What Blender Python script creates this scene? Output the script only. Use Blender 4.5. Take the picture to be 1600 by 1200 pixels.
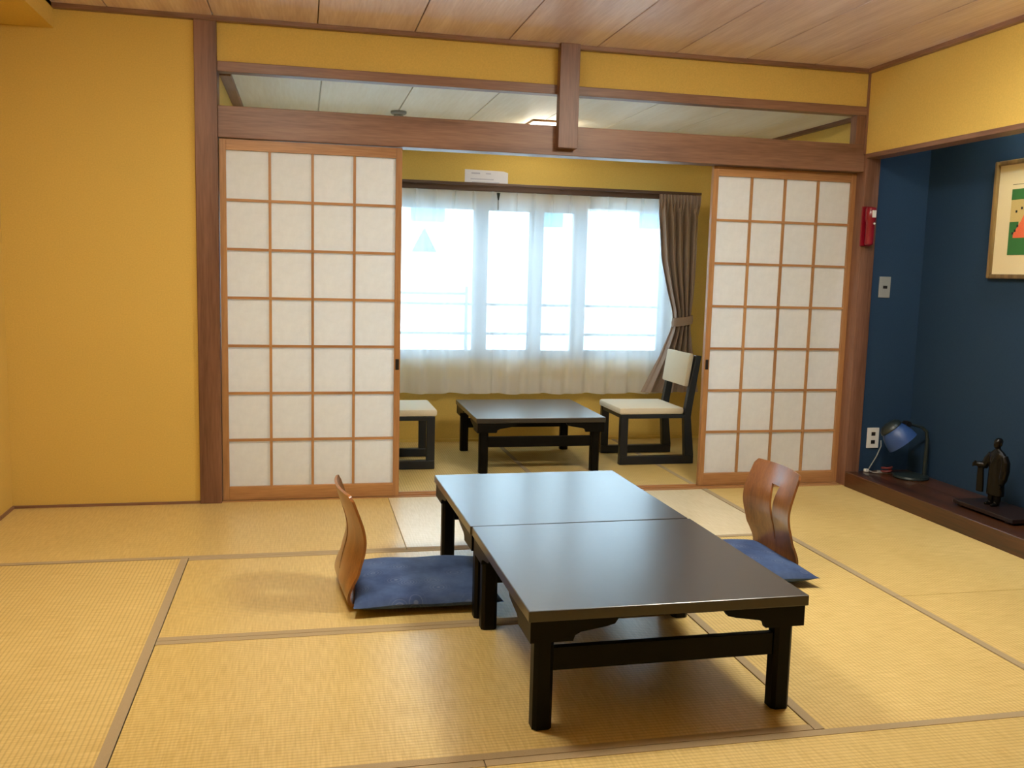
import bpy, bmesh, math, random
from mathutils import Vector, Matrix
random.seed(7)
S = bpy.context.scene
for o in list(bpy.data.objects):
    bpy.data.objects.remove(o)

# ------------------------------------------------------------------ camera
CAM = (-0.1175, -4.7886, 1.1945); YAW, PIT, ROL, FPX = 0.2217, -0.1206, 0.0256, 1453.3
cd = bpy.data.cameras.new('camera'); cam = bpy.data.objects.new('camera', cd)
S.collection.objects.link(cam); S.camera = cam
fw = Vector((math.sin(YAW)*math.cos(PIT), math.cos(YAW)*math.cos(PIT), math.sin(PIT)))
rt = Vector((math.cos(YAW), -math.sin(YAW), 0)); up = rt.cross(fw)
r2 = rt*math.cos(ROL) + up*math.sin(ROL); u2 = -rt*math.sin(ROL) + up*math.cos(ROL)
cam.matrix_world = Matrix(((r2.x, u2.x, -fw.x, CAM[0]), (r2.y, u2.y, -fw.y, CAM[1]),
                           (r2.z, u2.z, -fw.z, CAM[2]), (0, 0, 0, 1)))
cd.sensor_fit = 'HORIZONTAL'; cd.sensor_width = 36; cd.lens = 36*FPX/1600
cd.clip_start = 0.05; cd.clip_end = 300

# ------------------------------------------------------------------ world, exposure
WORLD_STRENGTH = 7.2
w = bpy.data.worlds.new('overcast_sky'); S.world = w; w.use_nodes = True
bg = w.node_tree.nodes['Background']
bg.inputs[0].default_value = (0.64, 0.83, 1.0, 1); bg.inputs[1].default_value = WORLD_STRENGTH
S.view_settings.view_transform = 'Standard'; S.view_settings.look = 'None'
S.view_settings.gamma = 1; S.view_settings.use_curve_mapping = False
S.view_settings.exposure = 0.76
LAMP_EMIT = 42.0; LAMP_COL = (1.0, 0.93, 0.78)

# daylight portal over the window opening (guides sky sampling only)
pl = bpy.data.lights.new('window_portal', 'AREA'); pl.shape = 'RECTANGLE'; pl.size = 2.9; pl.size_y = 1.12
pl.cycles.is_portal = True
po = bpy.data.objects.new('window_portal', pl); S.collection.objects.link(po)
po.location = (1.03, 1.78, 1.125); po.rotation_euler = (math.radians(-90), 0, 0)

# ------------------------------------------------------------------ helpers
COL = S.collection
def srgb(r, g, b):
    def f(c):
        c /= 255.0
        return c/12.92 if c <= 0.04045 else ((c+0.055)/1.055)**2.4
    return (f(r), f(g), f(b), 1)

class NT:
    def __init__(s, name):
        s.m = bpy.data.materials.new(name); s.m.use_nodes = True
        s.t = s.m.node_tree; s.n = s.t.nodes; s.b = s.n['Principled BSDF']; s.out = s.n['Material Output']
    def add(s, t, **k):
        n = s.n.new(t)
        for a, v in k.items(): setattr(n, a, v)
        return n
    def l(s, a, b): s.t.links.new(a, b)
    def coord(s, scale=(1, 1, 1)):
        c = s.add('ShaderNodeTexCoord'); m = s.add('ShaderNodeMapping'); m.inputs['Scale'].default_value = scale
        s.l(c.outputs['Object'], m.inputs[0]); return m.outputs[0]
    def noise(s, vec, scale, detail=3, rough=.5):
        n = s.add('ShaderNodeTexNoise'); n.inputs['Scale'].default_value = scale
        n.inputs['Detail'].default_value = detail; n.inputs['Roughness'].default_value = rough
        s.l(vec, n.inputs['Vector']); return n.outputs['Fac']
    def ramp(s, fac, stops):
        r = s.add('ShaderNodeValToRGB'); e = r.color_ramp.elements
        while len(e) < len(stops): e.new(.5)
        for i, (p, c) in enumerate(stops): e[i].position = p; e[i].color = c
        s.l(fac, r.inputs[0]); return r.outputs[0]
    def bump(s, h, strength, dist):
        b = s.add('ShaderNodeBump'); b.inputs['Strength'].default_value = strength; b.inputs['Distance'].default_value = dist
        s.l(h, b.inputs['Height']); s.l(b.outputs[0], s.b.inputs['Normal'])

def plain(name, c, rough=.5, metal=0, spec=.5, coat=0, crough=.08, emit=None, es=0, bump=0, bscale=200, vary=.06):
    t = NT(name); b = t.b
    b.inputs['Roughness'].default_value = rough; b.inputs['Metallic'].default_value = metal
    b.inputs['Specular IOR Level'].default_value = spec; b.inputs['Coat Weight'].default_value = coat
    b.inputs['Coat Roughness'].default_value = crough
    v = t.coord(); n = t.noise(v, bscale)
    lo = tuple(x*(1-vary) for x in c[:3]) + (1,); hi = tuple(min(1, x*(1+vary)) for x in c[:3]) + (1,)
    t.l(t.ramp(n, [(.3, lo), (.7, hi)]), b.inputs['Base Color'])
    if bump: t.bump(n, bump, .002)
    if emit:
        b.inputs['Emission Color'].default_value = emit; b.inputs['Emission Strength'].default_value = es
    return t.m

def wood(name, dark, light, axis='z', scale=9, rough=.42, coat=.0, spec=.5, band=14):
    t = NT(name); b = t.b
    st = {'x': (.06, 1, 1), 'y': (1, .06, 1), 'z': (1, 1, .06)}[axis]
    v = t.coord(st); n1 = t.noise(v, scale, 4, .6); n2 = t.noise(v, scale*band, 2, .6)
    mx = t.add('ShaderNodeMath', operation='ADD'); m2 = t.add('ShaderNodeMath', operation='MULTIPLY'); m2.inputs[1].default_value = .45
    t.l(n2, m2.inputs[0]); t.l(n1, mx.inputs[0]); t.l(m2.outputs[0], mx.inputs[1])
    t.l(t.ramp(mx.outputs[0], [(.5, dark), (.92, light)]), b.inputs['Base Color'])
    b.inputs['Roughness'].default_value = rough; b.inputs['Coat Weight'].default_value = coat
    b.inputs['Coat Roughness'].default_value = .12; b.inputs['Specular IOR Level'].default_value = spec
    t.bump(n2, .12, .001)
    return t.m

def tatami(name, axis, lo=srgb(208, 180, 112), hi=srgb(226, 201, 134)):
    t = NT(name); b = t.b
    v = t.coord(); wv = t.add('ShaderNodeTexWave', wave_type='BANDS', bands_direction=axis, wave_profile='SIN')
    wv.inputs['Scale'].default_value = 22.0; wv.inputs['Distortion'].default_value = .35; wv.inputs['Detail'].default_value = 1
    wv.inputs['Detail Scale'].default_value = 3
    t.l(v, wv.inputs['Vector'])
    fine = t.coord((12, 160, 1) if axis == 'X' else (160, 12, 1)); nf = t.noise(fine, 1.0, 2)
    big = t.noise(v, 3.0, 3)
    c1 = t.ramp(nf, [(.3, lo), (.7, hi)])
    mx = t.add('ShaderNodeMix', data_type='RGBA', blend_type='MULTIPLY'); mx.inputs[0].default_value = 1
    t.l(c1, mx.inputs[6]); t.l(t.ramp(wv.outputs['Fac'], [(0, (.80, .78, .74, 1)), (.45, (1, 1, 1, 1))]), mx.inputs[7])
    m2 = t.add('ShaderNodeMix', data_type='RGBA', blend_type='MULTIPLY'); m2.inputs[0].default_value = 1
    t.l(mx.outputs[2], m2.inputs[6]); t.l(t.ramp(big, [(.3, (.94, .93, .90, 1)), (.7, (1, 1, 1, 1))]), m2.inputs[7])
    t.l(m2.outputs[2], b.inputs['Base Color'])
    b.inputs['Roughness'].default_value = .32 if axis == 'Y' else .6; b.inputs['Specular IOR Level'].default_value = .6 if axis == 'Y' else .35
    ad = t.add('ShaderNodeMath', operation='ADD'); t.l(wv.outputs['Fac'], ad.inputs[0]); t.l(nf, ad.inputs[1])
    t.bump(ad.outputs[0], .14 if axis == 'Y' else .30, .0012)
    return t.m

def wallpaper(name, c, rough=.8):
    t = NT(name); b = t.b; v = t.coord()
    n = t.noise(v, 160, 4, .7); n2 = t.noise(v, 1.3, 2)
    lo = tuple(x*.90 for x in c[:3]) + (1,); hi = tuple(min(1, x*1.06) for x in c[:3]) + (1,)
    c1 = t.ramp(n, [(.3, lo), (.7, hi)])
    mx = t.add('ShaderNodeMix', data_type='RGBA', blend_type='MULTIPLY'); mx.inputs[0].default_value = 1
    t.l(c1, mx.inputs[6]); t.l(t.ramp(n2, [(.3, (.96, .96, .95, 1)), (.7, (1, 1, 1, 1))]), mx.inputs[7])
    t.l(mx.outputs[2], b.inputs['Base Color']); b.inputs['Roughness'].default_value = rough
    b.inputs['Specular IOR Level'].default_value = .25
    t.bump(n, .18, .0015); return t.m

def paper(name, c, trans=.5):
    t = NT(name); v = t.coord(); n = t.noise(v, 26, 5, .7)
    lo = tuple(x*.95 for x in c[:3]) + (1,)
    col = t.ramp(n, [(.35, lo), (.65, c)])
    d = t.add('ShaderNodeBsdfDiffuse'); tr = t.add('ShaderNodeBsdfTranslucent'); mx = t.add('ShaderNodeMixShader')
    mx.inputs[0].default_value = trans
    t.l(col, d.inputs[0]); t.l(col, tr.inputs[0]); t.l(d.outputs[0], mx.inputs[1]); t.l(tr.outputs[0], mx.inputs[2])
    t.l(mx.outputs[0], t.out.inputs[0]); return t.m

def sheer(name, c, open_=.5):
    t = NT(name); v = t.coord((1, 1, 1)); n = t.noise(v, 420, 1)
    d = t.add('ShaderNodeBsdfDiffuse'); tr = t.add('ShaderNodeBsdfTranslucent'); mx = t.add('ShaderNodeMixShader'); mx.inputs[0].default_value = .45
    tp = t.add('ShaderNodeBsdfTransparent'); m2 = t.add('ShaderNodeMixShader')
    lo = tuple(x*.96 for x in c[:3]) + (1,)
    col = t.ramp(n, [(.3, lo), (.7, c)])
    t.l(col, d.inputs[0]); t.l(col, tr.inputs[0]); t.l(d.outputs[0], mx.inputs[1]); t.l(tr.outputs[0], mx.inputs[2])
    m2.inputs[0].default_value = open_
    t.l(mx.outputs[0], m2.inputs[1]); t.l(tp.outputs[0], m2.inputs[2]); t.l(m2.outputs[0], t.out.inputs[0]); return t.m

def glass(name):
    t = NT(name); tp = t.add('ShaderNodeBsdfTransparent'); tp.inputs[0].default_value = (.92, .97, .97, 1)
    g = t.add('ShaderNodeBsdfGlossy'); g.inputs['Roughness'].default_value = .02
    lw = t.add('ShaderNodeFresnel'); lw.inputs[0].default_value = 1.45; mx = t.add('ShaderNodeMixShader')
    t.l(lw.outputs[0], mx.inputs[0]); t.l(tp.outputs[0], mx.inputs[1]); t.l(g.outputs[0], mx.inputs[2])
    t.l(mx.outputs[0], t.out.inputs[0]); return t.m

def cushion_cloth(name):
    t = NT(name); b = t.b; v = t.coord()
    vo = t.add('ShaderNodeTexVoronoi', feature='DISTANCE_TO_EDGE'); vo.inputs['Scale'].default_value = 9; t.l(v, vo.inputs['Vector'])
    vf = t.add('ShaderNodeTexVoronoi', feature='F1'); vf.inputs['Scale'].default_value = 9; t.l(v, vf.inputs['Vector'])
    wv = t.add('ShaderNodeMath', operation='SINE'); mu = t.add('ShaderNodeMath', operation='MULTIPLY'); mu.inputs[1].default_value = 70
    t.l(vf.outputs['Distance'], mu.inputs[0]); t.l(mu.outputs[0], wv.inputs[0])
    n = t.noise(v, 5, 4, .7)
    c1 = t.ramp(n, [(.35, srgb(46, 66, 108)), (.65, srgb(74, 96, 138))])
    lt = t.ramp(wv.outputs[0], [(.55, (0, 0, 0, 1)), (.95, (1, 1, 1, 1))])
    ms = t.ramp(vf.outputs['Distance'], [(.15, (1, 1, 1, 1)), (.42, (0, 0, 0, 1))])
    mm = t.add('ShaderNodeMath', operation='MULTIPLY'); t.l(lt, mm.inputs[0]); t.l(ms, mm.inputs[1])
    m3 = t.add('ShaderNodeMath', operation='MULTIPLY'); m3.inputs[1].default_value = .28; t.l(mm.outputs[0], m3.inputs[0])
    mx = t.add('ShaderNodeMix', data_type='RGBA'); t.l(m3.outputs[0], mx.inputs[0]); t.l(c1, mx.inputs[6]); mx.inputs[7].default_value = srgb(150, 158, 176)
    t.l(mx.outputs[2], b.inputs['Base Color']); b.inputs['Roughness'].default_value = .7; b.inputs['Specular IOR Level'].default_value = .25
    t.bump(t.noise(v, 500, 2), .2, .001); return t.m

def fabric(name, c, scale=350, vary=.12, bump=.4):
    t = NT(name); b = t.b; v = t.coord(); n = t.noise(v, scale, 3, .7)
    lo = tuple(x*(1-vary) for x in c[:3]) + (1,); hi = tuple(min(1, x*(1+vary)) for x in c[:3]) + (1,)
    t.l(t.ramp(n, [(.3, lo), (.7, hi)]), b.inputs['Base Color']); b.inputs['Roughness'].default_value = .9
    b.inputs['Sheen Weight'].default_value = .2; b.inputs['Specular IOR Level'].default_value = .2
    t.bump(n, bump, .002); return t.m

WD, WL = srgb(104, 72, 55), srgb(152, 114, 92)
M = {
 'wall': wallpaper('yellow_wallpaper', srgb(221, 188, 100)),
 'blue': wallpaper('navy_plaster', srgb(38, 62, 88), .75),
 'post_z': wood('post_wood_z_shaded', srgb(92, 60, 44), srgb(140, 100, 78), 'z'), 'post_x': wood('post_wood_x', WD, WL, 'x'), 'post_y': wood('post_wood_y', WD, WL, 'y'),  # uprights: same wood as the lintel, dimmer light painted in as darker colour
 'sh_z': wood('screen_wood_z', srgb(148, 102, 62), srgb(196, 148, 98), 'z'), 'sh_x': wood('screen_wood_x', srgb(148, 102, 62), srgb(196, 148, 98), 'x'),
 'ceil': wood('ceiling_board', srgb(210, 184, 190), srgb(248, 230, 234), 'y', 7, .36, 0, .8),
 'vceil': wood('pale_ceiling_board', srgb(234, 222, 196), srgb(250, 242, 224), 'y', 5, .5),
 'toko': wood('alcove_wood', srgb(46, 26, 14), srgb(92, 54, 30), 'y', 9, .3, .3),
 'tx': tatami('tatami_rush_x', 'Y'), 'ty': tatami('tatami_rush_y', 'X'), 'tp': tatami('tatami_rush_pale', 'Y', srgb(224, 210, 172), srgb(238, 226, 196)),  # last one is a paler rush tone, used on a single mat
 'heri': fabric('tatami_border_cloth', srgb(170, 150, 116), 400, .08, .3),
 'paper': paper('washi_paper', (.93, .92, .90, 1), .40),
 'sheer': sheer('sheer_voile', (.98, .98, .98, 1), .33),
 'drape': fabric('taupe_drape_cloth', srgb(172, 154, 142), 300, .12, .3),
 'lacq': plain('black_lacquer', srgb(10, 9, 8), .42, 0, .14, .0, vary=.15, bscale=30),
 'lacqtop': plain('black_lacquer_top', srgb(32, 27, 25), .37, 0, .65, .6, crough=.24, vary=.12, bscale=40, bump=.02),
 'chairblk': plain('black_painted_wood', srgb(20, 27, 36), .35, 0, .5, vary=.1),
 'cream': fabric('cream_upholstery', srgb(226, 216, 192), 260, .07, .6),
 'ply': wood('lacquered_plywood', srgb(102, 60, 28), srgb(160, 102, 52), 'z', 12, .3, .3),
 'cush': cushion_cloth('indigo_cushion_cloth'),
 'rail': plain('brown_rail', srgb(88, 66, 54), .45), 'alu': plain('pale_aluminium', srgb(150, 172, 194), .4, .3, vary=.03),
 'railgrey': plain('blue_grey_metal', srgb(96, 112, 126), .5, .2), 'glass': glass('window_glass'), 'stick': plain('blue_film', srgb(140, 190, 204), .5),
 'white': plain('white_plastic', srgb(226, 224, 218), .4, vary=.02), 'grey': plain('grey_plastic', srgb(150, 152, 148), .4, vary=.03),
 'dark': plain('dark_plastic', srgb(22, 20, 20), .4), 'red': plain('red_plastic', srgb(128, 10, 32), .3, 0, .5, .3),
 'paperw': plain('white_sheet', srgb(228, 228, 236), .7, vary=.02), 'ink': plain('pale_ink', srgb(190, 190, 206), .8),
 'standwood': plain('black_stained_wood', srgb(34, 20, 16), .4, vary=.2, bscale=20),
 'bronze': plain('dark_bronze', srgb(26, 24, 22), .26, .6, .5, vary=.25, bscale=40),
 'lampblk': plain('dark_green_metal', srgb(40, 50, 50), .35, .2), 'lampblue': plain('blue_shade', srgb(44, 76, 134), .4, 0, .5),
 'frame': wood('gilt_frame_wood', srgb(78, 58, 30), srgb(140, 112, 66), 'z', 20, .35, .2),
 'mount': plain('cream_mount', srgb(232, 214, 168), .8, vary=.02), 'pgreen': plain('print_green', srgb(52, 112, 52), .8),
 'ptan': plain('print_tan', srgb(204, 178, 112), .8), 'porange': plain('print_orange', srgb(228, 108, 66), .8), 'pink': plain('print_ink', srgb(40, 40, 30), .8),
 'conc': plain('pale_render', srgb(214, 218, 220), .8, vary=.03, bscale=4), 'facglass': plain('facade_window', srgb(66, 92, 108), .3),
 'teal': plain('teal_panel', srgb(60, 112, 112), .6), 'redcord': plain('dull_red_cord', srgb(120, 52, 50), .5),
}
lm = NT('lamp_diffuser'); lm.b.inputs['Emission Color'].default_value = LAMP_COL + (1,); lm.b.inputs['Base Color'].default_value = (.9, .9, .88, 1)
lm.b.inputs['Emission Strength'].default_value = 5.0
M['glowv'] = lm.m
l2 = NT('ceiling_lamp_diffuser'); l2.b.inputs['Emission Color'].default_value = LAMP_COL + (1,); l2.b.inputs['Base Color'].default_value = (.9, .9, .88, 1)
l2.b.inputs['Emission Strength'].default_value = LAMP_EMIT
M['glow'] = l2.m
l4 = NT('rear_lamp_diffuser'); l4.b.inputs['Emission Color'].default_value = LAMP_COL + (1,); l4.b.inputs['Base Color'].default_value = (.9, .9, .88, 1)
l4.b.inputs['Emission Strength'].default_value = LAMP_EMIT*.62
M['glow2'] = l4.m

def bxm(bm, x0, x1, y0, y1, z0, z1, bev=0):
    g = bmesh.ops.create_cube(bm, size=1.0)['verts']
    for v in g:
        v.co = ((x0+x1)/2 + v.co.x*(x1-x0), (y0+y1)/2 + v.co.y*(y1-y0), (z0+z1)/2 + v.co.z*(z1-z0))
    if bev:
        es = list({e for v in g for e in v.link_edges})
        bmesh.ops.bevel(bm, geom=es, offset=bev, segments=2, profile=.5, affect='EDGES')
def cyl(bm, p0, p1, r0, r1=None, n=16):
    r1 = r0 if r1 is None else r1; p0 = Vector(p0); p1 = Vector(p1); d = (p1-p0)
    q = d.to_track_quat('Z', 'Y').to_matrix().to_4x4()
    bmesh.ops.create_cone(bm, cap_ends=True, segments=n, radius1=r0, radius2=r1, depth=d.length,
                          matrix=Matrix.Translation((p0+p1)/2) @ q)
def tube(bm, pts, r, n=8):
    pts = [Vector(p) for p in pts]; rings = []; pn = None
    for i, p in enumerate(pts):
        d = (pts[min(i+1, len(pts)-1)] - pts[max(i-1, 0)]).normalized()
        if pn is None: pn = d.orthogonal().normalized()
        pn = (pn - d*pn.dot(d)).normalized(); q = d.cross(pn)
        rr = r[i] if isinstance(r, (list, tuple)) else r
        rings.append([bm.verts.new(p + (pn*math.cos(2*math.pi*k/n) + q*math.sin(2*math.pi*k/n))*rr) for k in range(n)])
    for a, b in zip(rings, rings[1:]):
        for k in range(n): bm.faces.new((a[k], a[(k+1) % n], b[(k+1) % n], b[k]))
    bm.faces.new(rings[0][::-1]); bm.faces.new(rings[-1])
def lathe(bm, prof, n=32, c=(0, 0, 0), mat=None):
    rings = []
    for r, z in prof:
        rings.append([bm.verts.new(Vector((r*math.cos(2*math.pi*k/n), r*math.sin(2*math.pi*k/n), z))) for k in range(n)])
    for a, b in zip(rings, rings[1:]):
        for k in range(n): bm.faces.new((a[k], a[(k+1) % n], b[(k+1) % n], b[k]))
    bm.faces.new(rings[0][::-1]); bm.faces.new(rings[-1])
    for rg in rings:
        for v in rg: v.co = (mat @ v.co if mat else v.co) + Vector(c)
def prism(bm, poly, ax, a0, a1):
    """extrude a closed 2D polygon (list of (u,v)) along axis ax; the other axes keep x,y,z order"""
    def P(u, v, a): return {'x': (a, u, v), 'y': (u, a, v), 'z': (u, v, a)}[ax]
    A = [bm.verts.new(P(u, v, a0)) for u, v in poly]; B = [bm.verts.new(P(u, v, a1)) for u, v in poly]
    n = len(poly); bm.faces.new(A); bm.faces.new(B[::-1])
    for k in range(n): bm.faces.new((A[k], B[k], B[(k+1) % n], A[(k+1) % n]))
    bmesh.ops.recalc_face_normals(bm, faces=bm.faces[:])
def obj(name, bm, mat, parent=None, smooth=False, loc=None):
    bmesh.ops.recalc_face_normals(bm, faces=bm.faces[:])
    me = bpy.data.meshes.new(name); bm.to_mesh(me); bm.free()
    me.materials.append(M[mat] if isinstance(mat, str) else mat)
    if smooth:
        for p in me.polygons: p.use_smooth = True
        try: me.set_sharp_from_angle(angle=math.radians(40))
        except Exception: pass
    o = bpy.data.objects.new(name, me); COL.objects.link(o)
    if parent: o.parent = parent
    if loc: o.location = loc
    return o
def box(name, d, mat, parent=None, bev=0):
    bm = bmesh.new(); bxm(bm, *d, bev); return obj(name, bm, mat, parent)
def boxes(name, ds, mat, parent=None, bev=0):
    bm = bmesh.new()
    for d in ds: bxm(bm, *d, bev)
    return obj(name, bm, mat, parent)
def tag(o, label, cat, group=None, kind=None):
    o['label'] = label; o['category'] = cat
    if group: o['group'] = group
    if kind: o['kind'] = kind
    return o
def struct(o, label, cat): return tag(o, label, cat, kind='structure')
def empty(name, loc=(0, 0, 0), rz=0):
    o = bpy.data.objects.new(name, None); COL.objects.link(o); o.location = loc; o.rotation_euler = (0, 0, rz)
    o.empty_display_size = .1; return o
def dup(root, loc, rz, scale=None):
    def cp(o, par):
        c = o.copy(); COL.objects.link(c)
        if par: c.parent = par
        for ch in [x for x in bpy.data.objects if x.parent == o]: cp(ch, c)
        return c
    r = cp(root, None); r.location = loc; r.rotation_euler = (0, 0, rz)
    if scale: r.scale = scale
    return r

# ------------------------------------------------------------------ main dimensions
XW, XP1, XP2, XR = -1.488, -.624, -.520, 2.960
ZC, ZL, ZLT = 2.355, 1.80, 1.950
YF = -5.40                      # wall behind the camera
YV = 1.57                       # window wall
XA = 3.385                      # back of the alcove
YA = -3.55                      # near end of the alcove

# ------------------------------------------------------------------ floor with tatami mats
floor = struct(box('floor', (XW-.1, XA+.1, YF-.1, YV+.1, -.16, -.055), 'post_x'), 'floor of both rooms, laid with straw tatami mats in cloth borders', 'floor')
G = .0012
def mat_piece(x0, x1, y0, y1, long, edges, mat=None):
    m = box('tatami_mat', (x0+G, x1-G, y0+G, y1-G, -.055, 0.0), mat or ('tx' if long == 'x' else 'ty'), floor, .002)
    wb = .030
    for e in edges:
        d = {'n': (x0+G, x1-G, y1-wb, y1-G), 's': (x0+G, x1-G, y0+G, y0+wb), 'w': (x0+G, x0+wb, y0+G, y1-G), 'e': (x1-wb, x1-G, y0+G, y1-G)}[e]
        box('cloth_border', d + (-.02, .0016), 'heri', m, .0007)
A_, B_, C_ = -.922, -1.789, -2.674
tL, tM, tR, tS = -.5765, 1.211, 2.076, .312
YE = C_ - .885; YE2 = YE - .885
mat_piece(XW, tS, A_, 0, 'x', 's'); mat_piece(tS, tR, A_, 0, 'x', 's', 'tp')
mat_piece(XW, tL, C_, A_, 'y', 'e'); mat_piece(tL, tM, B_, A_, 'x', 'ns'); mat_piece(tL, tM, C_, B_, 'x', 'ns')
mat_piece(tM, tR, C_, A_, 'y', 'w'); mat_piece(tR, XR, -1.768, 0, 'y', 'w'); mat_piece(tR, XR, YE, -1.768, 'y', 'w')
mat_piece(XW, tS, YE, C_, 'x', 'ns'); mat_piece(tS, tR, YE, C_, 'x', 'ns')
mat_piece(XW, tS, YE2, YE, 'x', 'ns'); mat_piece(tS, XR, YE2, YE, 'x', 'ns')
mat_piece(XW, tS, YF, YE2, 'x', 'n'); mat_piece(tS, XR, YF, YE2, 'x', 'n')
# veranda mats, long side along the depth of the strip
vx = [-.52, .315, 1.212, 2.090, 3.02]
for i in range(4): mat_piece(vx[i], vx[i+1], .115, YV, 'y', 'e' if i < 3 else '')

# ------------------------------------------------------------------ walls
struct(box('wall_left', (XW-.1, XW, YF, .12, -.05, ZC+.05), 'wall'), 'yellow textured wall at the far left edge of the picture', 'wall')
struct(box('wall_back', (XW, XP1, 0, .12, -.05, ZC+.05), 'wall'), 'plain yellow wall left of the dark door post', 'wall')
struct(box('wall_over_screens', (XP2, XR, .01, .10, 2.155, ZC+.05), 'wall'), 'yellow plaster band above the open transom', 'wall')
struct(box('wall_right', (XR, XR+.09, YA, -.0, 1.897, ZC+.05), 'wall'), 'yellow wall band hanging above the dark blue alcove', 'wall')
struct(box('wall_right_near', (XR, XR+.09, YF, YA, -.05, ZC+.05), 'wall'), 'yellow wall beyond the alcove beside the camera', 'wall')
struct(box('wall_front', (XW-.1, XR+.1, YF-.1, YF, -.05, ZC+.05), 'wall'), 'yellow wall behind the camera', 'wall')
struct(box('beam_left', (XW, -1.235, YF, 0, 2.248, ZC+.03), 'wall'), 'yellow boxed beam under the ceiling in the upper left corner', 'beam')
struct(box('wall_alcove_back', (XA, XA+.08, YA-.08, .1, .02, ZC+.05), 'blue'), 'dark blue alcove wall with the framed print', 'wall')
struct(box('wall_alcove_side', (XR+.09, XA, .005, .1, .02, ZC+.05), 'blue'), 'narrow dark blue alcove end wall with switch plate and socket', 'wall')
struct(box('wall_alcove_near', (XR+.09, XA, YA-.08, YA, .02, ZC+.05), 'blue'), 'dark blue near end wall of the alcove', 'wall')
# veranda shell: window wall with a real opening
WX0, WX1, WZ0, WZ1 = -.42, 2.50, .575, 1.675
bm = bmesh.new()
bxm(bm, -.62, WX0, YV, YV+.14, -.05, 2.3); bxm(bm, WX1, 3.12, YV, YV+.14, -.05, 2.3)
bxm(bm, WX0, WX1, YV, YV+.14, -.05, WZ0); bxm(bm, WX0, WX1, YV, YV+.14, WZ1, 2.3)
struct(obj('wall_window', bm, 'wall'), 'yellow wall around the curtained window', 'wall')
struct(box('wall_veranda_left', (-.62, -.52, .12, YV, -.05, 2.3), 'wall'), 'yellow end wall of the window strip behind the left paper screen', 'wall')
struct(box('wall_veranda_right', (3.02, 3.12, .1, YV, -.05, 2.3), 'wall'), 'yellow end wall of the window strip behind the right paper screen', 'wall')

# ceilings: slab plus single boards
cl = struct(box('ceiling', (XW-.1, XA+.1, YF-.1, .12, ZC+.02, ZC+.10), 'post_y'), 'pinkish wood board ceiling of the main room', 'ceiling')
xs = [XW, -1.0, -.535, -.05, .42, .895, 1.362, 1.79, 2.20, 2.60, XR]
for a, b in zip(xs, xs[1:]): box('ceiling_board', (a+.003, b-.003, YF, .01, ZC, ZC+.02), 'ceil', cl, .0015)
ZV = 2.13
cv = struct(box('ceiling_veranda', (-.62, 3.12, .09, YV+.1, ZV+.015, ZV+.10), 'vceil'), 'pale board ceiling above the window strip, seen through the transom', 'ceiling')
xs = [-.47, -.03, .437, .895, 1.345, 1.79, 2.25, 2.71, 2.985]
for a, b in zip(xs, xs[1:]): box('ceiling_board', (a+.003, b-.003, .10, YV, ZV, ZV+.015), 'vceil', cv, .0015)

# ------------------------------------------------------------------ timber frame
def trim(n, d, mat, label, cat, bev=.003): return struct(box('trim_%d' % n, d, mat, None, bev), label, cat)
trim(1, (XP1, XP2, -.02, .12, 0, ZC), 'post_z', 'dark brown post left of the left paper screen', 'post')
trim(2, (1.160, 1.265, -.055, 0.0, 1.832, ZC), 'post_z', 'short brown post hanging over the middle of the lintel', 'post')
trim(3, (XR, XR+.09, -.02, .12, 0.0, 1.897), 'post_z', 'brown corner post between right paper screen and blue alcove', 'post')
lin = trim(4, (XP2, XR, 0.0, .115, ZL, ZLT), 'post_x', 'broad brown lintel above the paper screens', 'lintel')
trim(5, (XP2, XR, -.006, .06, 2.107, 2.155), 'post_x', 'slim brown rail above the open transom', 'rail')
trim(6, (2.895, XR, 0.0, .06, ZLT, 2.107), 'post_z', 'small brown upright at the right end of the transom', 'upright', .002)
trim(7, (-1.235, XR, -.03, .005, 2.333, ZC+.003), 'post_x', 'dark ceiling moulding along the back wall', 'moulding')
trim(8, (XR-.03, XR+.003, YF, -.03, 2.333, ZC+.003), 'post_y', 'dark ceiling moulding along the right wall', 'moulding')
trim(9, (XR-.004, XR+.094, YA, -.02, 1.872, 1.897), 'post_y', 'thin brown edging under the hanging wall of the alcove', 'edging')
trim(10, (XR-.010, XR+.002, -.010, .004, 1.897, 2.333), 'post_z', 'thin brown corner bead above the alcove post', 'bead', .001)
trim(11, (-1.262, -1.235, YF, -.03, 2.333, ZC+.003), 'post_y', 'dark ceiling moulding along the boxed beam', 'moulding')
bm = bmesh.new()
for y0, y1, z1 in ((0.0, .012, .004), (.012, .054, -.004), (.054, .063, .004), (.063, .098, -.004), (.098, .115, .004)):
    bxm(bm, XP2, XR, y0, y1, -.05, z1)
struct(obj('trim_12', bm, 'sh_x'), 'grooved wooden floor sill that the paper screens slide on', 'sill')
trim(13, (-.52, -.466, .115, YV, ZV-.02, ZV+.015), 'post_y', 'brown edge board at the left of the pale ceiling', 'edging', .001)
trim(14, (2.985, 3.02, .115, YV, ZV-.02, ZV+.015), 'post_y', 'dark edge board at the right of the pale ceiling', 'edging', .001)
struct(box('baseboard_back', (XW, XP1, -.012, .001, -.01, .012), 'post_x', None, .002), 'thin dark strip at the foot of the plain yellow wall', 'baseboard')
struct(box('baseboard_left', (XW-.001, XW+.012, YF, -.012, -.01, .012), 'post_y', None, .002), 'thin brown strip at the foot of the left wall', 'baseboard')
struct(box('baseboard_window', (-.52, 3.02, YV-.012, YV+.001, -.01, .02), 'wall', None, .002), 'low strip at the foot of the window wall', 'baseboard')

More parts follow.
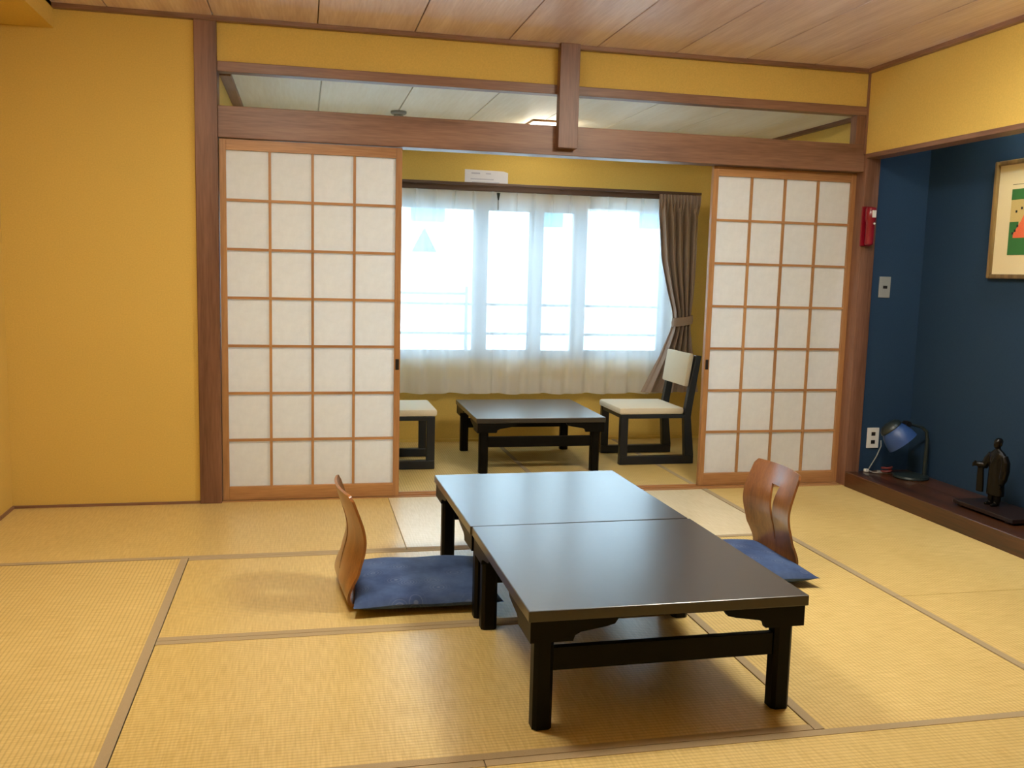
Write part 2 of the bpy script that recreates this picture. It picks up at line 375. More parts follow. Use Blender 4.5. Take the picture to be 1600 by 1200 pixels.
# alcove plinth
al = struct(empty('alcove_platform', (0, 0, 0)), 'dark wooden raised alcove platform along the right wall', 'platform')
box('front_board', (XR, XR+.075, YA, -.02, -.05, .086), 'toko', al, .004)
for k, (a, b) in enumerate(((XR+.075, 3.21), (3.21, XA))): box('plank', (a+.0008, b-.0008, YA, .004, .02, .082), 'toko', al, .0015)

# ------------------------------------------------------------------ paper sliding screens
def shoji(name, x0, x1, y0, pull_side, label):
    r = struct(empty(name, (x0, y0, 0)), label, 'sliding screen')
    W = x1-x0; T = .030; H0, H1 = .004, 1.797; sw = .031; tr, br = .052, .070
    box('stile', (0, sw, 0, T, H0, H1), 'sh_z', r, .0015)
    st = box('stile', (W-sw, W, 0, T, H0, H1), 'sh_z', r, .0015)
    box('top_rail', (sw, W-sw, .001, T-.001, H1-tr, H1), 'sh_x', r, .0015)
    box('bottom_rail', (sw, W-sw, .001, T-.001, H0, H0+br), 'sh_x', r, .0015)
    ix0, ix1, iz0, iz1 = sw, W-sw, H0+br, H1-tr; b = .0065
    vxs = [ix0 + (ix1-ix0)*k/4 for k in range(5)]; hz = [iz0 + (iz1-iz0)*k/7 for k in range(8)]
    for k in range(1, 4): box('lattice_bar', (vxs[k]-b, vxs[k]+b, .004, .016, iz0, iz1), 'sh_z', r)
    for k in range(1, 7): box('lattice_bar', (ix0, ix1, .006, .016, hz[k]-b, hz[k]+b), 'sh_x', r)
    bm = bmesh.new(); w_ = (vxs[1]-vxs[0])/2; h_ = (hz[1]-hz[0])/2
    bm.faces.new([bm.verts.new(p) for p in ((-w_, 0, -h_), (w_, 0, -h_), (w_, 0, h_), (-w_, 0, h_))])
    p0 = obj('paper_pane', bm, 'paper', r)
    for i in range(4):
        for j in range(7):
            p = p0 if (i, j) == (0, 0) else p0.copy()
            if p is not p0: COL.objects.link(p); p.parent = r
            p.location = ((vxs[i]+vxs[i+1])/2, .0165, (hz[j]+hz[j+1])/2)
    px = W-sw/2 if pull_side == 'r' else sw/2
    q = box('finger_pull', (px-.009, px+.009, -.002, .004, .672, .728), 'dark', r, .001)
    q['label'] = 'dark recessed finger pull'
    return r
shoji('door_1', -.517, .369, .018, 'r', 'left white paper sliding screen beside the plain yellow wall')
shoji('door_2', 2.084, 2.962, .066, 'l', 'right white paper sliding screen beside the blue alcove')

# ------------------------------------------------------------------ window
win = struct(empty('window_1', (0, YV, WZ0)), 'large bright sliding window behind the sheer curtains', 'window')
def wb(name, d, mat, par=win, bev=.003):
    x0, x1, y0, y1, z0, z1 = d; return box(name, (x0, x1, y0-YV, y1-YV, z0-WZ0, z1-WZ0), mat, par, bev)
wb('frame_head', (WX0, WX1, YV+.03, YV+.13, WZ1-.012, WZ1), 'alu'); wb('frame_sill', (WX0, WX1, YV+.03, YV+.13, WZ0, WZ0+.03), 'alu')
wb('frame_side', (WX0, WX0+.03, YV+.03, YV+.13, WZ0+.03, WZ1-.012), 'alu'); wb('frame_side', (WX1-.03, WX1, YV+.03, YV+.13, WZ0+.03, WZ1-.012), 'alu')
def sash(x0, x1, y, lw, rw, toph):
    bm = bmesh.new(); z0, z1 = WZ0+.03, WZ1-.012
    for d in ((x0, x0+lw, z0, z1), (x1-rw, x1, z0, z1), (x0+lw, x1-rw, z0, z0+.035), (x0+lw, x1-rw, z1-toph, z1)):
        bxm(bm, d[0], d[1], y-.014-YV, y+.014-YV, d[2]-WZ0, d[3]-WZ0, .002)
    s = obj('sash', bm, 'alu', win)
    g = wb('pane', (x0+lw, x1-rw, y-.0025, y+.0025, z0+.035, z1-toph), 'glass', s, 0)
    return s
s1 = sash(-.39, 1.13, YV+.055, .05, .105, .055); sash(1.03, 1.535, YV+.088, .05, .105, .055)
sash(1.435, 1.845, YV+.055, .05, .105, .055); sash(1.75, 2.47, YV+.112, .05, .05, .012)
bm = bmesh.new(); prism(bm, [(.598, 1.31-WZ0), (.775, 1.31-WZ0), (.686, 1.478-WZ0)], 'y', .049, .0515)
q = obj('sticker', bm, 'stick', s1); q['label'] = 'bluish triangular sticker on the glass'
g = tag(empty('guard_rail', (0, YV+.25, .3)), 'slim horizontal metal guard rails outside the window glass', 'railing')
for z, x1 in ((.953, 2.6), (.742, 2.6), (1.026, 1.02)):
    bm = bmesh.new(); cyl(bm, (-.55, 0, z-.3), (x1, 0, z-.3), .011, n=10); obj('rail', bm, 'railgrey', g, True)
for x in (-.55, 1.02, 2.6):
    bm = bmesh.new(); bxm(bm, x-.012, x+.012, -.012, .012, .1, .78); obj('upright', bm, 'alu', g)
    bm = bmesh.new(); bxm(bm, x-.012, x+.012, -.115, -.01, .30, .33); obj('bracket', bm, 'alu', g)

# pale building across the way, mostly lost in the glare
fb = tag(empty('building', (5.0, 13.0, -5.0)), 'pale building outside the window, washed out by the glare', 'building')
box('wall', (-9, 9, 0, 4, 0, 8.3), 'conc', fb); box('roof', (-9.3, 9.3, -.3, 4.3, 8.3, 8.6), 'conc', fb)
for x0, x1, z0, z1, mt in ((1.85, 2.50, 2.08, 2.62, 'facglass'), (4.45, 4.82, 2.06, 2.62, 'teal'), (5.02, 5.30, 2.16, 2.62, 'teal'), (.2, 1.2, 2.08, 2.62, 'facglass'), (6.4, 7.2, 2.1, 2.62, 'facglass')):
    f = box('window', (x0-5, x1-5, -.04, .03, z0+5, z1+5), mt, fb, .01); box('sill', (x0-5.05, x1-4.95, -.10, .0, z0+4.95, z0+5), 'conc', f)
struct(box('ground_outside', (-30, 40, YV+.3, 60, -5.1, -5.0), 'conc'), 'bright ground outside below the window', 'ground')

# ------------------------------------------------------------------ curtains
def curtain_mesh(x0, x1, z0, z1, y, amp, lam, seed, label, pleat=.13):
    rnd = random.Random(seed); nx = int((x1-x0)*110)
    ph = [rnd.uniform(0, 6.28) for _ in range(6)]
    root = tag(empty('sheer_curtain', ((x0+x1)/2, y, z0)), label, 'curtain', 'sheer curtains at the window')
    def layer(name, za, zb, off, nz):
        bm = bmesh.new(); V = []
        for j in range(nz+1):
            z = za + (zb-za)*j/nz; t = (z1-z)/(z1-z0); row = []
            for i in range(nx+1):
                x = x0 + (x1-x0)*i/nx
                k = 2*math.pi*x/lam
                f = math.sin(k + .5*math.sin(x*5+ph[0]) + .2*math.sin(x*2.1+ph[1])) + .35*math.sin(2.1*k + ph[2])
                f = math.copysign(abs(f)**.7, f)
                a = amp*(.35 + .65*min(1, t*1.6))
                d = ((x - x0 + ph[3]*.01) % pleat)/pleat - .5           # pinch pleats at the heading
                pin = math.exp(-(d/.055)**2)*max(0, 1 - t*3.2)
                hem = .004*math.sin(k*.5+ph[4])*max(0, (t-.9)*10)
                row.append(bm.verts.new((x-(x0+x1)/2, a*f - .022*pin + off, z-z0 + hem)))
            V.append(row)
        for a, b in zip(V, V[1:]):
            for i in range(nx): bm.faces.new((a[i], a[i+1], b[i+1], b[i]))
        obj(name, bm, 'sheer', root, True)
    layer('voile', z1, z0, 0, 26); layer('heading', z1, z1-.105, .003, 4); layer('hem', z0+.10, z0, .003, 4)
curtain_mesh(-.46, 1.160, .352, 1.722, YV-.100, .019, .165, 3, 'sheer white curtain over the left half of the window')
curtain_mesh(1.152, 2.47, .348, 1.722, YV-.100, .019, .165, 5, 'sheer white curtain over the right half of the window')
rl = tag(empty('curtain_rail', (0, YV, 1.72)), 'dark brown double curtain rail above the window', 'curtain rail')
box('rail', (-.50, 2.585, -.120, -.085, .003, .045), 'rail', rl, .003); box('rail', (-.50, 2.60, -.185, -.162, .034, .052), 'rail', rl, .003)
for x in (-.4, .6, 1.6, 2.5): box('bracket', (x-.012, x+.012, -.162, 0, .036, .043), 'rail', rl, .001)
cd_ = tag(empty('drape_curtain', (2.464, YV-.172, .36)), 'taupe drape tied back at the right of the window', 'curtain')
def edge(z):
    pts = [(1.752, 2.325, 2.640), (1.60, 2.335, 2.636), (1.30, 2.365, 2.632), (1.10, 2.415, 2.625), (.95, 2.462, 2.612), (.875, 2.470, 2.606), (.80, 2.455, 2.615), (.62, 2.385, 2.650), (.48, 2.315, 2.675), (.365, 2.258, 2.695)]
    for (za, la, ra), (zb, lb, rb) in zip(pts, pts[1:]):
        if zb <= z <= za:
            t = (za-z)/(za-zb); return la+(lb-la)*t, ra+(rb-ra)*t
    return pts[-1][1:]
bm = bmesh.new(); V = []; NX, NZ = 150, 60
for j in range(NZ+1):
    z = 1.752 + (.365-1.752)*j/NZ; l_, r_ = edge(z); row = []
    head = max(0, min(1, (z-1.62)/.08)); tie = math.exp(-((z-.875)/.07)**2)
    for i in range(NX+1):
        u = i/NX; am = (.022*(1-head) + .010*head)*(1-.45*tie)
        f = (1-head)*(math.sin(2*math.pi*5.2*u + .6 + .4*math.sin(4*z)) + .45*math.sin(2*math.pi*10.7*u + 2 + z)) + head*math.sin(2*math.pi*13*u)
        row.append(bm.verts.new((l_+(r_-l_)*u - 2.5, am*f + .02*math.sin(math.pi*u)*-1*tie, z-.36)))
    V.append(row)
for a, b in zip(V, V[1:]):
    for i in range(NX): bm.faces.new((a[i], a[i+1], b[i+1], b[i]))
obj('drape', bm, 'drape', cd_, True)
bm = bmesh.new(); n = 40; R0 = []
for zz, ex in ((.845, 0), (.875, .004), (.905, 0)):
    R0.append([bm.verts.new((.038 + (.076+ex)*math.cos(2*math.pi*k/n), -.004 + (.040+ex)*math.sin(2*math.pi*k/n), zz-.36 + .012*math.cos(2*math.pi*k/n))) for k in range(n)])
for a, b in zip(R0, R0[1:]):
    for k in range(n): bm.faces.new((a[k], a[(k+1) % n], b[(k+1) % n], b[k]))
obj('tieback', bm, 'drape', cd_, True)
# draw tassel where the sheers meet
tz = tag(empty('curtain_wand', (1.157, YV-.145, 1.5)), 'thin draw wand where the two sheer curtains meet', 'curtain wand')
bm = bmesh.new(); cyl(bm, (0, 0, .10), (0, 0, .215), .004, n=8); obj('rod', bm, 'grey', tz, True)
bm = bmesh.new(); cyl(bm, (0, 0, .165), (0, 0, .212), .004, .013, 10); obj('clip', bm, 'lampblk', tz, True)
# notice sheet
nt = tag(empty('notice_sheet', (1.10, YV, 1.772)), 'white paper notice taped above the curtain rail', 'notice')
bm = bmesh.new(); prism(bm, [(-.150, 0), (.150, 0), (.150, .088), (.118, .098), (-.150, .102)], 'y', -.004, -.001); obj('sheet', bm, 'paperw', nt)
for x0, x1, z0, z1 in ((-.105, -.045, .073, .083), (-.005, .03, .074, .082), (-.11, .05, .036, .043), (-.10, .09, .018, .023)):
    box('text_line', (x0, x1, -.0046, -.0039, z0, z1), 'ink', nt)

# ------------------------------------------------------------------ veranda ceiling fittings
lf = tag(empty('ceiling_light', (1.40, 1.08, ZV)), 'small lit ceiling light with wooden frame seen through the transom', 'ceiling light')
boxes('frame', [(-.135, .135, -.135, -.123, -.012, 0), (-.135, .135, .123, .135, -.012, 0), (-.135, -.123, -.123, .123, -.012, 0), (.123, .135, -.123, .123, -.012, 0)], 'sh_x', lf, .002)
box('diffuser', (-.122, .122, -.122, .122, -.085, -.002), 'glowv', lf, .02)
sd = tag(empty('smoke_detector', (.440, .97, ZV)), 'round smoke detector on the pale ceiling', 'smoke detector')
bm = bmesh.new(); lathe(bm, [(.048, 0), (.048, -.012), (.040, -.018)], 28); obj('base', bm, 'grey', sd, True)
bm = bmesh.new(); lathe(bm, [(.030, -.018), (.028, -.034), (.018, -.040)], 24); obj('sensor', bm, 'grey', sd, True)
# main room ceiling lamp, just above the picture
ml = tag(empty('ceiling_lamp', (1.75, -1.87, ZC)), 'round flat ceiling lamp nearer the alcove', 'ceiling lamp')
bm = bmesh.new(); lathe(bm, [(.262, 0), (.270, -.006), (.270, -.026), (.262, -.030)], 48); obj('rim', bm, 'white', ml, True)
bm = bmesh.new(); lathe(bm, [(.255, -.028), (.250, -.060), (.225, -.082), (.15, -.092), (.02, -.095)], 48); obj('diffuser', bm, 'glow', ml, True)
ml2 = dup(ml, (-.27, -1.87, ZC), 0); ml2['label'] = 'round flat ceiling lamp nearer the left wall'
for ch in [x for x in bpy.data.objects if x.parent == ml2 and x.name.startswith('diffuser')]:
    ch.data = ch.data.copy(); ch.data.materials[0] = M['glow2']


# ------------------------------------------------------------------ low tables
def low_table():
    r = empty('low_table'); W, D, H, tt = .790, .800, .335, .030
    hx, hy = W/2, D/2
    box('table_top', (-hx, hx, -hy, hy, H-tt, H), 'lacqtop', r, .003)
    def prof(h):
        L = [(0, .247), (.115, .247), (.120, .262), (.135, .270), (.205, .281), (.228, .287), (.238, .302)]
        p = [(-h+u, z) for u, z in L] + [(h-u, z) for u, z in reversed(L)]
        return p + [(h, H-tt), (-h, H-tt)]
    for s in (-1, 1):
        bm = bmesh.new(); prism(bm, prof(hx-.007), 'y', s*(hy-.007), s*(hy-.025)); obj('apron', bm, 'lacq', r)
        bm = bmesh.new(); prism(bm, prof(hy-.025), 'x', s*(hx-.007), s*(hx-.025)); obj('apron', bm, 'lacq', r)
    lw = .053; c = .010
    for sx in (-1, 1):
        for sy in (-1, 1):
            bm = bmesh.new()
            x0, x1 = (hx-.0252-lw, hx-.0252); y0, y1 = (hy-.0252-lw, hy-.0252)
            pts = [(x0+c, y0), (x1-c, y0), (x1, y0+c), (x1, y1-c), (x1-c, y1), (x0+c, y1), (x0, y1-c), (x0, y0+c)]
            prism(bm, [(sx*a, sy*b) for a, b in pts], 'z', 0.0, H-tt); obj('leg', bm, 'lacq', r)
    for sy in (-1, 1):
        y = sy*(hy-.0252-lw/2)
        box('stretcher', (-(hx-.0252-lw), hx-.0252-lw, y-.011, y+.011, .155, .218), 'lacq', r, .002)
    return r
t1 = low_table(); t1.location = (.832, -2.178, .0018); t1.rotation_euler = (0, 0, math.radians(.4))
tag(t1, 'black lacquered low table nearest the camera', 'low table', 'black low tables')
t2 = dup(t1, (.818, -1.374, .0018), math.radians(.9)); t2['label'] = 'black low table pushed against the far side of the nearest one'
t3 = dup(t1, (1.262, .880, .0018), math.radians(-.3)); t3['label'] = 'black low table by the window between the two cream chairs'

# ------------------------------------------------------------------ legless floor chairs and cushions
def floor_chair():
    r = empty('floor_chair')
    # profile along depth (front is +x): seat sheet then bent-up back
    prof = [(.36, .010), (.20, .010), (.10, .012), (.045, .016), (.018, .030), (.008, .062), (.013, .110), (.024, .160), (.036, .205), (.040, .245), (.035, .285), (.022, .330), (.006, .378), (-.004, .412)]
    P = []
    for k in range(len(prof)-1):
        for q in range(4):
            t = q/4; p0 = prof[max(k-1, 0)]; p1 = prof[k]; p2 = prof[k+1]; p3 = prof[min(k+2, len(prof)-1)]
            P.append(tuple(.5*((2*b) + (-a+c)*t + (2*a-5*b+4*c-d)*t*t + (-a+3*b-3*c+d)*t**3) for a, b, c, d in zip(p0, p1, p2, p3)))
    P.append(prof[-1])
    def hw(z):
        return .196 - .012*max(0, z-.30)/.12 - .014*max(0, .12-z)/.12
    def slot(z):                                  # half width of the tall slit in the back
        if z < .085 or z > .330: return 0
        t = (z-.085)/.245; return .003 + .010*t + .020*t**4
    def sheet(name, pts, mat):
        bm = bmesh.new(); NY = 24; T = .0095
        rows = []
        for i, (x, z) in enumerate(pts):
            a = pts[max(i-1, 0)]; b = pts[min(i+1, len(pts)-1)]
            d = Vector((b[0]-a[0], 0, b[1]-a[1])).normalized(); nrm = Vector((d.z, 0, -d.x))     # towards the sitter
            back = max(0, min(1, (z-.03)/.10))
            row = []
            H = hw(z); rc = max(0, z-.385)/.03; H -= .020*rc*rc
            s = slot(z)
            for k in range(NY+1):
                if k < NY//2: y = -H + (H-s)*k/(NY//2-.0) if False else -H + (H-s)*k/(NY//2)
                elif k == NY//2: y = -s
                else: y = s + (H-s)*(k-NY//2-1)/(NY//2-1)
                wrap = .030*back*(y/.196)**2
                zz = z - (.003*(y/.19)**2 if z > .39 else 0)
                row.append((Vector((x + wrap, y, zz)), nrm))
            rows.append((row, s))
        fr = [[bm.verts.new(p + n*T*.5) for p, n in row] for row, s in rows]; bk = [[bm.verts.new(p - n*T*.5) for p, n in row] for row, s in rows]
        hole = NY//2
        for i in range(len(rows)-1):
            for k in range(NY):
                if k == hole and rows[i][1] > 0 and rows[i+1][1] > 0: continue
                bm.faces.new((fr[i][k], fr[i][k+1], fr[i+1][k+1], fr[i+1][k])); bm.faces.new((bk[i][k], bk[i+1][k], bk[i+1][k+1], bk[i][k+1]))
            for k in (0, NY): bm.faces.new((fr[i][k], fr[i+1][k], bk[i+1][k], bk[i][k]))
            if rows[i][1] > 0 and rows[i+1][1] > 0:
                for k in (hole, hole+1): bm.faces.new((fr[i][k], fr[i+1][k], bk[i+1][k], bk[i][k]))
        for i in (0, len(rows)-1):
            for k in range(NY): bm.faces.new((fr[i][k], fr[i][k+1], bk[i][k+1], bk[i][k]))
        idx = [i for i in range(len(rows)) if rows[i][1] > 0]
        if idx:
            for i in (idx[0], idx[-1]): bm.faces.new((fr[i][hole], fr[i][hole+1], bk[i][hole+1], bk[i][hole]))
        bmesh.ops.remove_doubles(bm, verts=bm.verts[:], dist=1e-6)
        return obj(name, bm, mat, r, True)
    cut = 14
    sheet('seat', P[:cut+1], 'ply'); sheet('backrest', P[cut:], 'ply')
    return r
f1 = floor_chair(); f1.location = (.002, -1.440, .0018); f1.rotation_euler = (0, 0, math.radians(5))
tag(f1, 'legless bent-plywood floor chair left of the low tables, its back to the camera', 'floor chair', 'bent plywood floor chairs')
f2 = dup(f1, (1.842, -1.300, .0018), math.radians(180)); f2['label'] = 'legless bent-plywood floor chair right of the low tables, facing the camera'
def cushion(name):
    bm = bmesh.new(); N = 36; h = .262; T = .036
    def pt(i, j, s):
        u = -1+2*i/N; v = -1+2*j/N
        k = (1-abs(u)**3.2)*(1-abs(v)**3.2)
        pin = 1 - .055*(1-u*u)*abs(v)**3
        pin2 = 1 - .055*(1-v*v)*abs(u)**3
        rip = .0022*math.sin(7*u+2*v)*math.sin(5*v-u)
        z = s*T*max(0, k)**.45 + (rip if s > 0 else 0)
        if s < 0: z = max(z, -.020)
        return (u*h*pin2, v*h*pin, z)
    top = [[bm.verts.new(pt(i, j, 1)) for j in range(N+1)] for i in range(N+1)]
    bot = [[(top[i][j] if i in (0, N) or j in (0, N) else bm.verts.new(pt(i, j, -1))) for j in range(N+1)] for i in range(N+1)]
    for i in range(N):
        for j in range(N):
            bm.faces.new((top[i][j], top[i+1][j], top[i+1][j+1], top[i][j+1]))
            bm.faces.new((bot[i][j], bot[i][j+1], bot[i+1][j+1], bot[i+1][j]))
    o = obj(name, bm, 'cush', None, True)
    return o
q1 = cushion('floor_cushion'); q1.location = (.312, -1.440, .040); q1.rotation_euler = (0, 0, math.radians(-1))
tag(q1, 'flat indigo patterned cushion on the left floor chair', 'cushion', 'indigo floor cushions')
q2 = q1.copy(); COL.objects.link(q2); q2.location = (1.572, -1.385, .040); q2.rotation_euler = (0, 0, math.radians(182))
q2['label'] = 'flat indigo patterned cushion on the right floor chair'

# ------------------------------------------------------------------ low cream chairs in the window strip
def low_chair():
    r = empty('low_chair')          # front towards -x; x from 0 (front) to .50 (back); y centred, width .42
    for s in (-1, 1):
        y0, y1 = (s*.21, s*.17) if s > 0 else (-.21, -.17); y0, y1 = min(y0, y1), max(y0, y1)
        box('front_leg', (0, .050, y0, y1, .052, .318), 'chairblk', r, .003)
        box('skid', (0, .497, y0, y1, 0, .052), 'chairblk', r, .003)
        bm = bmesh.new(); prism(bm, [(.437, .052), (.497, .052), (.468, .30), (.474, .36), (.520, .690), (.482, .694), (.430, .37), (.420, .30)], 'y', y0, y1)
        bmesh.ops.bevel(bm, geom=bm.edges[:], offset=.002, segments=1, affect='EDGES'); obj('back_post', bm, 'chairblk', r)
        box('seat_rail', (.050, .425, y0, y1, .294, .318), 'chairblk', r, .002)
    box('seat_rail', (.004, .040, -.17, .17, .294, .318), 'chairblk', r, .002); box('seat_rail', (.385, .42, -.17, .17, .294, .318), 'chairblk', r, .002)
    bm = bmesh.new(); bxm(bm, -.012, .418, -.212, .212, .3185, .362, .014); obj('seat_pad', bm, 'cream', r, True)
    bm = bmesh.new(); bxm(bm, -.016, .016, -.19, .19, -.105, .105, .010)
    bmesh.ops.rotate(bm, verts=bm.verts[:], cent=(0, 0, 0), matrix=Matrix.Rotation(math.radians(8.2), 3, 'Y'))
    bmesh.ops.translate(bm, verts=bm.verts[:], vec=(.449, 0, .598)); obj('back_pad', bm, 'cream', r, True)
    return r
h1 = low_chair(); h1.location = (1.818, .880, .0018)
tag(h1, 'low black chair with cream seat and back right of the window table', 'chair', 'low cream chairs by the window')
h2 = dup(h1, (.648, .880, .0018), math.radians(180)); h2['label'] = 'low black chair with cream seat half hidden behind the left paper screen'

# ------------------------------------------------------------------ alcove things
pf = tag(empty('framed_print', (XA, -.90, 1.22)), 'framed print with wide cream mount on the blue alcove wall', 'picture')
y0, y1, z1 = .345, -.345, .595; fwid = .023
def pb(name, d, mat, bev=0): return box(name, d, mat, pf, bev)
boxes('frame', [(-.032, 0, y0-fwid, y0, 0, z1), (-.032, 0, y1, y1+fwid, 0, z1), (-.032, 0, y1+fwid, y0-fwid, 0, fwid), (-.032, 0, y1+fwid, y0-fwid, z1-fwid, z1)], 'frame', pf, .006)
pb('mount', (-.014, -.002, y1+fwid, y0-fwid, fwid, z1-fwid), 'mount')
px0, px1 = .225, -.225
pb('print', (-.0150, -.0140, px1, px0, .120, .448), 'ptan')
for a, b, c, d, m in ((px1, px0, .395, .448, 'pgreen'), (px1, px0, .120, .205, 'pgreen'), (.165, px0, .205, .285, 'pgreen')):
    pb('colour_field', (-.0156, -.0150, a, b, c, d), m)
bm = bmesh.new(); prism(bm, [(px0-.03, .205), (px0-.03, .225), (px0-.075, .285), (px0-.10, .33), (-.02, .345), (-.11, .30), (-.14, .205)], 'x', -.0162, -.0156); obj('colour_field', bm, 'porange', pf)
for a, c in ((.19, .235), (.175, .258), (.205, .222), (.19, .33), (.155, .345)): pb('mark', (-.0168, -.0162, a-.012, a, c, c+.012), 'pink')
pb('plate_line', (-.0146, -.0140, px1, px0, .470, .472), 'pink')
# switch plate and socket on the end wall
sw = tag(empty('switch_plate', (3.145, .005, 1.158)), 'grey switch plate on the blue end wall of the alcove', 'switch')
box('plate', (-.036, .036, -.008, 0, -.060, .060), 'grey', sw, .002); box('toggle', (-.012, .014, -.011, -.0075, -.008, .008), 'dark', sw, .001)
so = tag(empty('wall_socket', (3.140, .005, .278)), 'white double socket low on the blue end wall', 'socket')
box('plate', (-.038, .038, -.008, 0, -.060, .060), 'white', so, .002)
for z in (-.024, .024): box('outlet', (-.013, .013, -.0095, -.0075, z-.011, z+.011), 'dark', so, .001)
# torch on the post
tc = tag(empty('emergency_torch', (2.984, -.02, 1.385)), 'red emergency torch in its holder on the corner post', 'torch')
box('holder', (-.036, .030, -.012, 0, .0, .222), 'red', tc, .004)
bm = bmesh.new(); lathe(bm, [(.018, .006), (.024, .012), (.024, .13), (.030, .15), (.030, .205), (.024, .215)], 24, (0, -.040, 0)); obj('body', bm, 'red', tc, True)
box('label_patch', (-.010, .014, -.0715, -.069, .158, .198), 'white', tc, .001)
bm = bmesh.new(); lathe(bm, [(.006, 0), (.006, .004), (.003, .006)], 12, (.010, -.063, .125), Matrix.Rotation(math.radians(90), 4, 'X').to_3x3().to_4x4()); obj('pilot_light', bm, 'white', tc, True)
# desk lamp
dl = tag(empty('desk_lamp', (3.262, -.205, .0825)), 'desk lamp with blue tilted shade standing in the alcove corner', 'desk lamp')
bm = bmesh.new(); lathe(bm, [(.094, 0), (.098, .006), (.094, .016), (.06, .022), (.01, .023)], 40); obj('base', bm, 'lampblk', dl, True)
bm = bmesh.new(); tube(bm, [(.072, -.02, .018), (.074, -.018, .14), (.076, -.016, .22), (.070, -.012, .268), (.045, -.006, .292), (.0, .004, .302), (-.04, .012, .312)], [.013, .012, .011, .010, .008, .007, .007], 12); obj('arm', bm, 'lampblk', dl, True)
bm = bmesh.new(); cyl(bm, (-.045, -.014, .312), (-.045, .030, .312), .016, n=16); obj('hinge', bm, 'dark', dl, True)
ax = Vector((.55, -.35, -.76)).normalized(); mt = ax.to_track_quat('Z', 'Y').to_matrix().to_4x4()
shade_c = Vector((-.125, .04, .285))
bm = bmesh.new(); lathe(bm, [(.052, 0), (.058, .006), (.074, .035), (.086, .075), (.090, .110), (.086, .110), (.070, .04)], 36, shade_c, mt); sh = obj('shade', bm, 'lampblue', dl, True)
bm = bmesh.new(); lathe(bm, [(.02, -.03), (.045, -.024), (.062, -.008), (.066, .010), (.060, .012)], 36, shade_c, mt); obj('shade_cap', bm, 'lampblk', dl, True)
bm = bmesh.new(); lathe(bm, [(.02, .03), (.03, .06), (.026, .085), (.01, .095)], 20, shade_c, mt); obj('bulb', bm, 'white', dl, True)
# cord and plug, parts of the lamp
pc = dl; co = Vector((-.102, .185, 0))          # the lamp's own cord, dropped from the socket
bm = bmesh.new(); tube(bm, [(.030, .012, .18), (.022, -.004, .15), (-.005, -.006, .09), (-.040, -.008, .035), (-.060, -.014, .010), (-.050, -.05, .005), (.0, -.07, .005), (.03, -.04, .006), (-.01, -.03, .010), (-.03, -.06, .012), (.02, -.09, .006), (.07, -.08, .005), (.10, -.10, .005)], .0035, 8); obj('cable', bm, 'grey', pc, True, co)
bm = bmesh.new(); bxm(bm, -.082, -.056, -.022, .0, .0, .018, .004); obj('plug', bm, 'white', pc, True, co)
bm = bmesh.new(); tube(bm, [(.02+.028*math.cos(a*.7), -.075+.028*math.sin(a*.7), .006+.0022*a) for a in range(18)], .006, 8); obj('cable_coil', bm, 'redcord', pc, True, co)
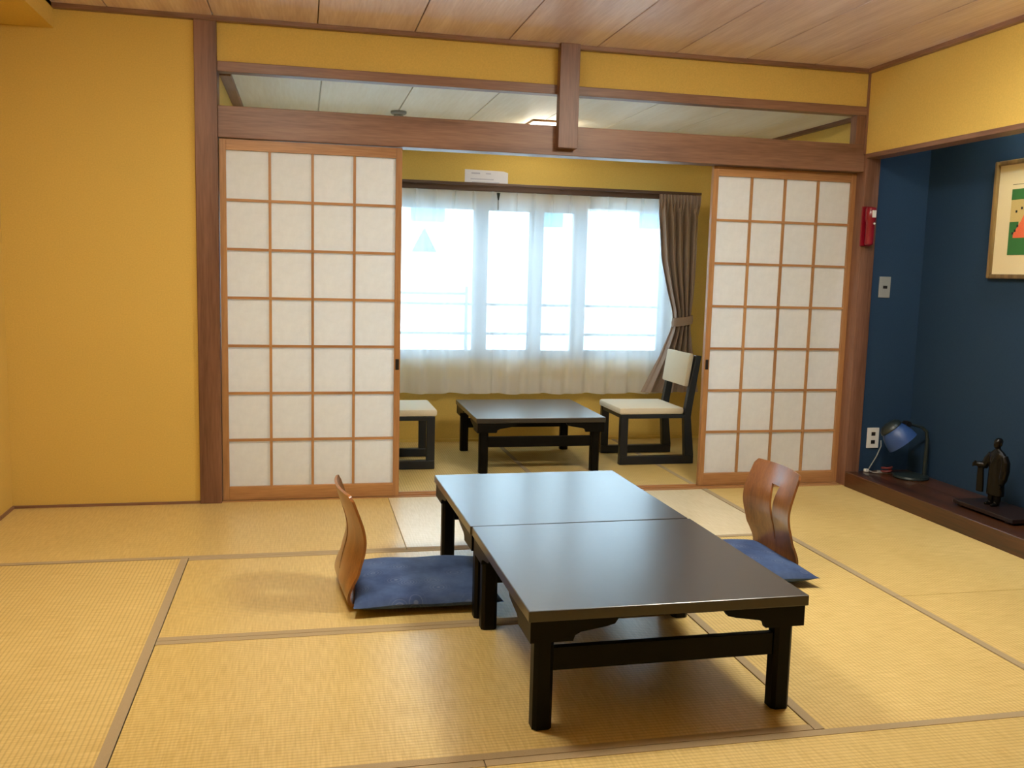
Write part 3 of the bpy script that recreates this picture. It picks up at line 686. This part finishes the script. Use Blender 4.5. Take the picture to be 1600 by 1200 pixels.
# bronze figure on its stand
sb = tag(empty('statue_stand', (3.190, -.985, .0825)), 'flat dark wooden stand under the bronze figure', 'stand')
bm = bmesh.new(); bxm(bm, -.112, .112, -.22, .190, .010, .030, .003); obj('board', bm, 'standwood', sb)
for x in (-.085, .085):
    for y in (-.17, .155):
        bm = bmesh.new(); bxm(bm, x-.014, x+.014, y-.014, y+.014, 0, .010); obj('foot', bm, 'standwood', sb)
fg = tag(empty('bronze_figure', (3.190, -.945, .1125)), 'dark bronze statue of a robed standing figure in the alcove', 'statue')
def figure():
    bm = bmesh.new()
    # front faces -x; left/right along y
    def ring_loft(secs, n=28):
        rings = []
        for z, cx, cy, rx, ry in secs:
            rings.append([bm.verts.new((cx + rx*math.cos(2*math.pi*k/n), cy + ry*math.sin(2*math.pi*k/n), z)) for k in range(n)])
        for a, b in zip(rings, rings[1:]):
            for k in range(n): bm.faces.new((a[k], a[(k+1) % n], b[(k+1) % n], b[k]))
        bm.faces.new(rings[0][::-1]); bm.faces.new(rings[-1])
    # robe, flared with open hem, shoulders, neck
    ring_loft([(.052, .004, 0, .032, .050), (.075, .004, 0, .032, .049), (.13, .002, 0, .030, .046), (.18, 0, 0, .028, .042), (.215, 0, 0, .028, .042), (.240, .001, 0, .027, .045), (.258, .002, 0, .024, .046), (.270, .002, 0, .017, .032), (.280, .0, 0, .012, .015), (.292, -.002, 0, .011, .011)])
    # head with face
    ring_loft([(.284, -.004, 0, .010, .010), (.290, -.006, 0, .017, .013), (.300, -.004, 0, .0205, .0165), (.312, -.002, 0, .0215, .0185), (.322, .0, 0, .0205, .018), (.331, .001, 0, .0155, .0135), (.336, .001, 0, .006, .005)], 20)
    tube(bm, [(-.020, 0, .314), (-.0255, 0, .304), (-.021, 0, .302)], [.003, .004, .003], 8)            # nose
    for s in (-1, 1):
        tube(bm, [(.0, s*.018, .316), (.001, s*.0205, .308), (.0, s*.0185, .298)], [.003, .004, .003], 8)  # ears
        tube(bm, [(-.0195, s*.008, .3165), (-.0215, s*.006, .317), (-.0195, s*.003, .316)], .0022, 6)      # brows
    tube(bm, [(-.019, -.006, .2945), (-.0215, 0, .294), (-.019, .006, .2945)], .0022, 6)                   # mouth
    # legs under the hem and feet
    for s in (-1, 1):
        tube(bm, [(.002, s*.020, .07), (.002, s*.019, .03), (.0, s*.018, .008)], [.020, .017, .013], 14)
        tube(bm, [(.012, s*.018, .009), (-.012, s*.020, .008), (-.032, s*.022, .006)], [.010, .011, .007], 12)
    # sleeves: far arm (+y) bent forward and out holding a hanging bag, near arm (-y) hanging
    tube(bm, [(.002, .038, .250), (-.004, .056, .220), (-.014, .066, .188), (-.034, .078, .190), (-.046, .088, .196)], [.018, .020, .021, .017, .010], 16)
    tube(bm, [(.002, -.040, .250), (.004, -.052, .220), (.0, -.056, .180), (-.006, -.055, .140), (-.010, -.052, .112)], [.018, .021, .022, .020, .012], 16)
    for k in range(4):
        tube(bm, [(-.044 - .001*k, .088, .198 - .005*k), (-.055, .093, .198 - .005*k), (-.056, .098, .194 - .005*k), (-.050, .100, .192 - .005*k)], .0032, 6)
    tube(bm, [(-.044, .088, .200), (-.050, .087, .206), (-.056, .088, .205)], .0035, 6)
    for k in range(4): tube(bm, [(-.010 - .004*k+.006, -.052, .112), (-.011 - .004*k+.006, -.052, .100), (-.013 - .004*k+.006, -.050, .092)], .0032, 6)
    tube(bm, [(-.016, -.050, .110), (-.021, -.048, .104)], .0033, 6)
    # draped cloth falling from the raised forearm
    ring_loft([(.055, -.022, .076, .014, .022), (.09, -.022, .077, .014, .022), (.14, -.024, .077, .013, .020), (.19, -.026, .076, .012, .016), (.205, -.028, .076, .007, .008)], 16)
    # lapel folds
    tube(bm, [(-.012, -.026, .266), (-.024, -.006, .235), (-.029, .006, .20), (-.030, .010, .12), (-.030, .008, .058)], [.004, .0045, .0045, .004, .003], 8)
    tube(bm, [(-.012, .024, .264), (-.024, .008, .238), (-.028, .004, .215)], [.004, .0045, .003], 8)
    o = obj('body', bm, 'bronze', fg, True)
    rm = o.modifiers.new('fuse', 'REMESH'); rm.mode = 'VOXEL'; rm.voxel_size = .0022; rm.use_smooth_shade = True
    sm = o.modifiers.new('soft', 'SMOOTH'); sm.factor = .5; sm.iterations = 2
figure()
# faint strip lamp hidden behind the hanging wall of the alcove
tl = tag(empty('alcove_lamp', (3.14, -1.20, 2.28)), 'strip lamp behind the hanging wall of the alcove', 'lamp')
box('housing', (-.04, .04, -.30, .30, .0, .055), 'white', tl, .004)
l3 = NT('alcove_tube'); l3.b.inputs['Emission Color'].default_value = (.75, .88, 1, 1); l3.b.inputs['Emission Strength'].default_value = 75.0
bm = bmesh.new(); cyl(bm, (0, -.28, -.018), (0, .28, -.018), .014, n=14); obj('tube', bm, l3.m, tl, True)
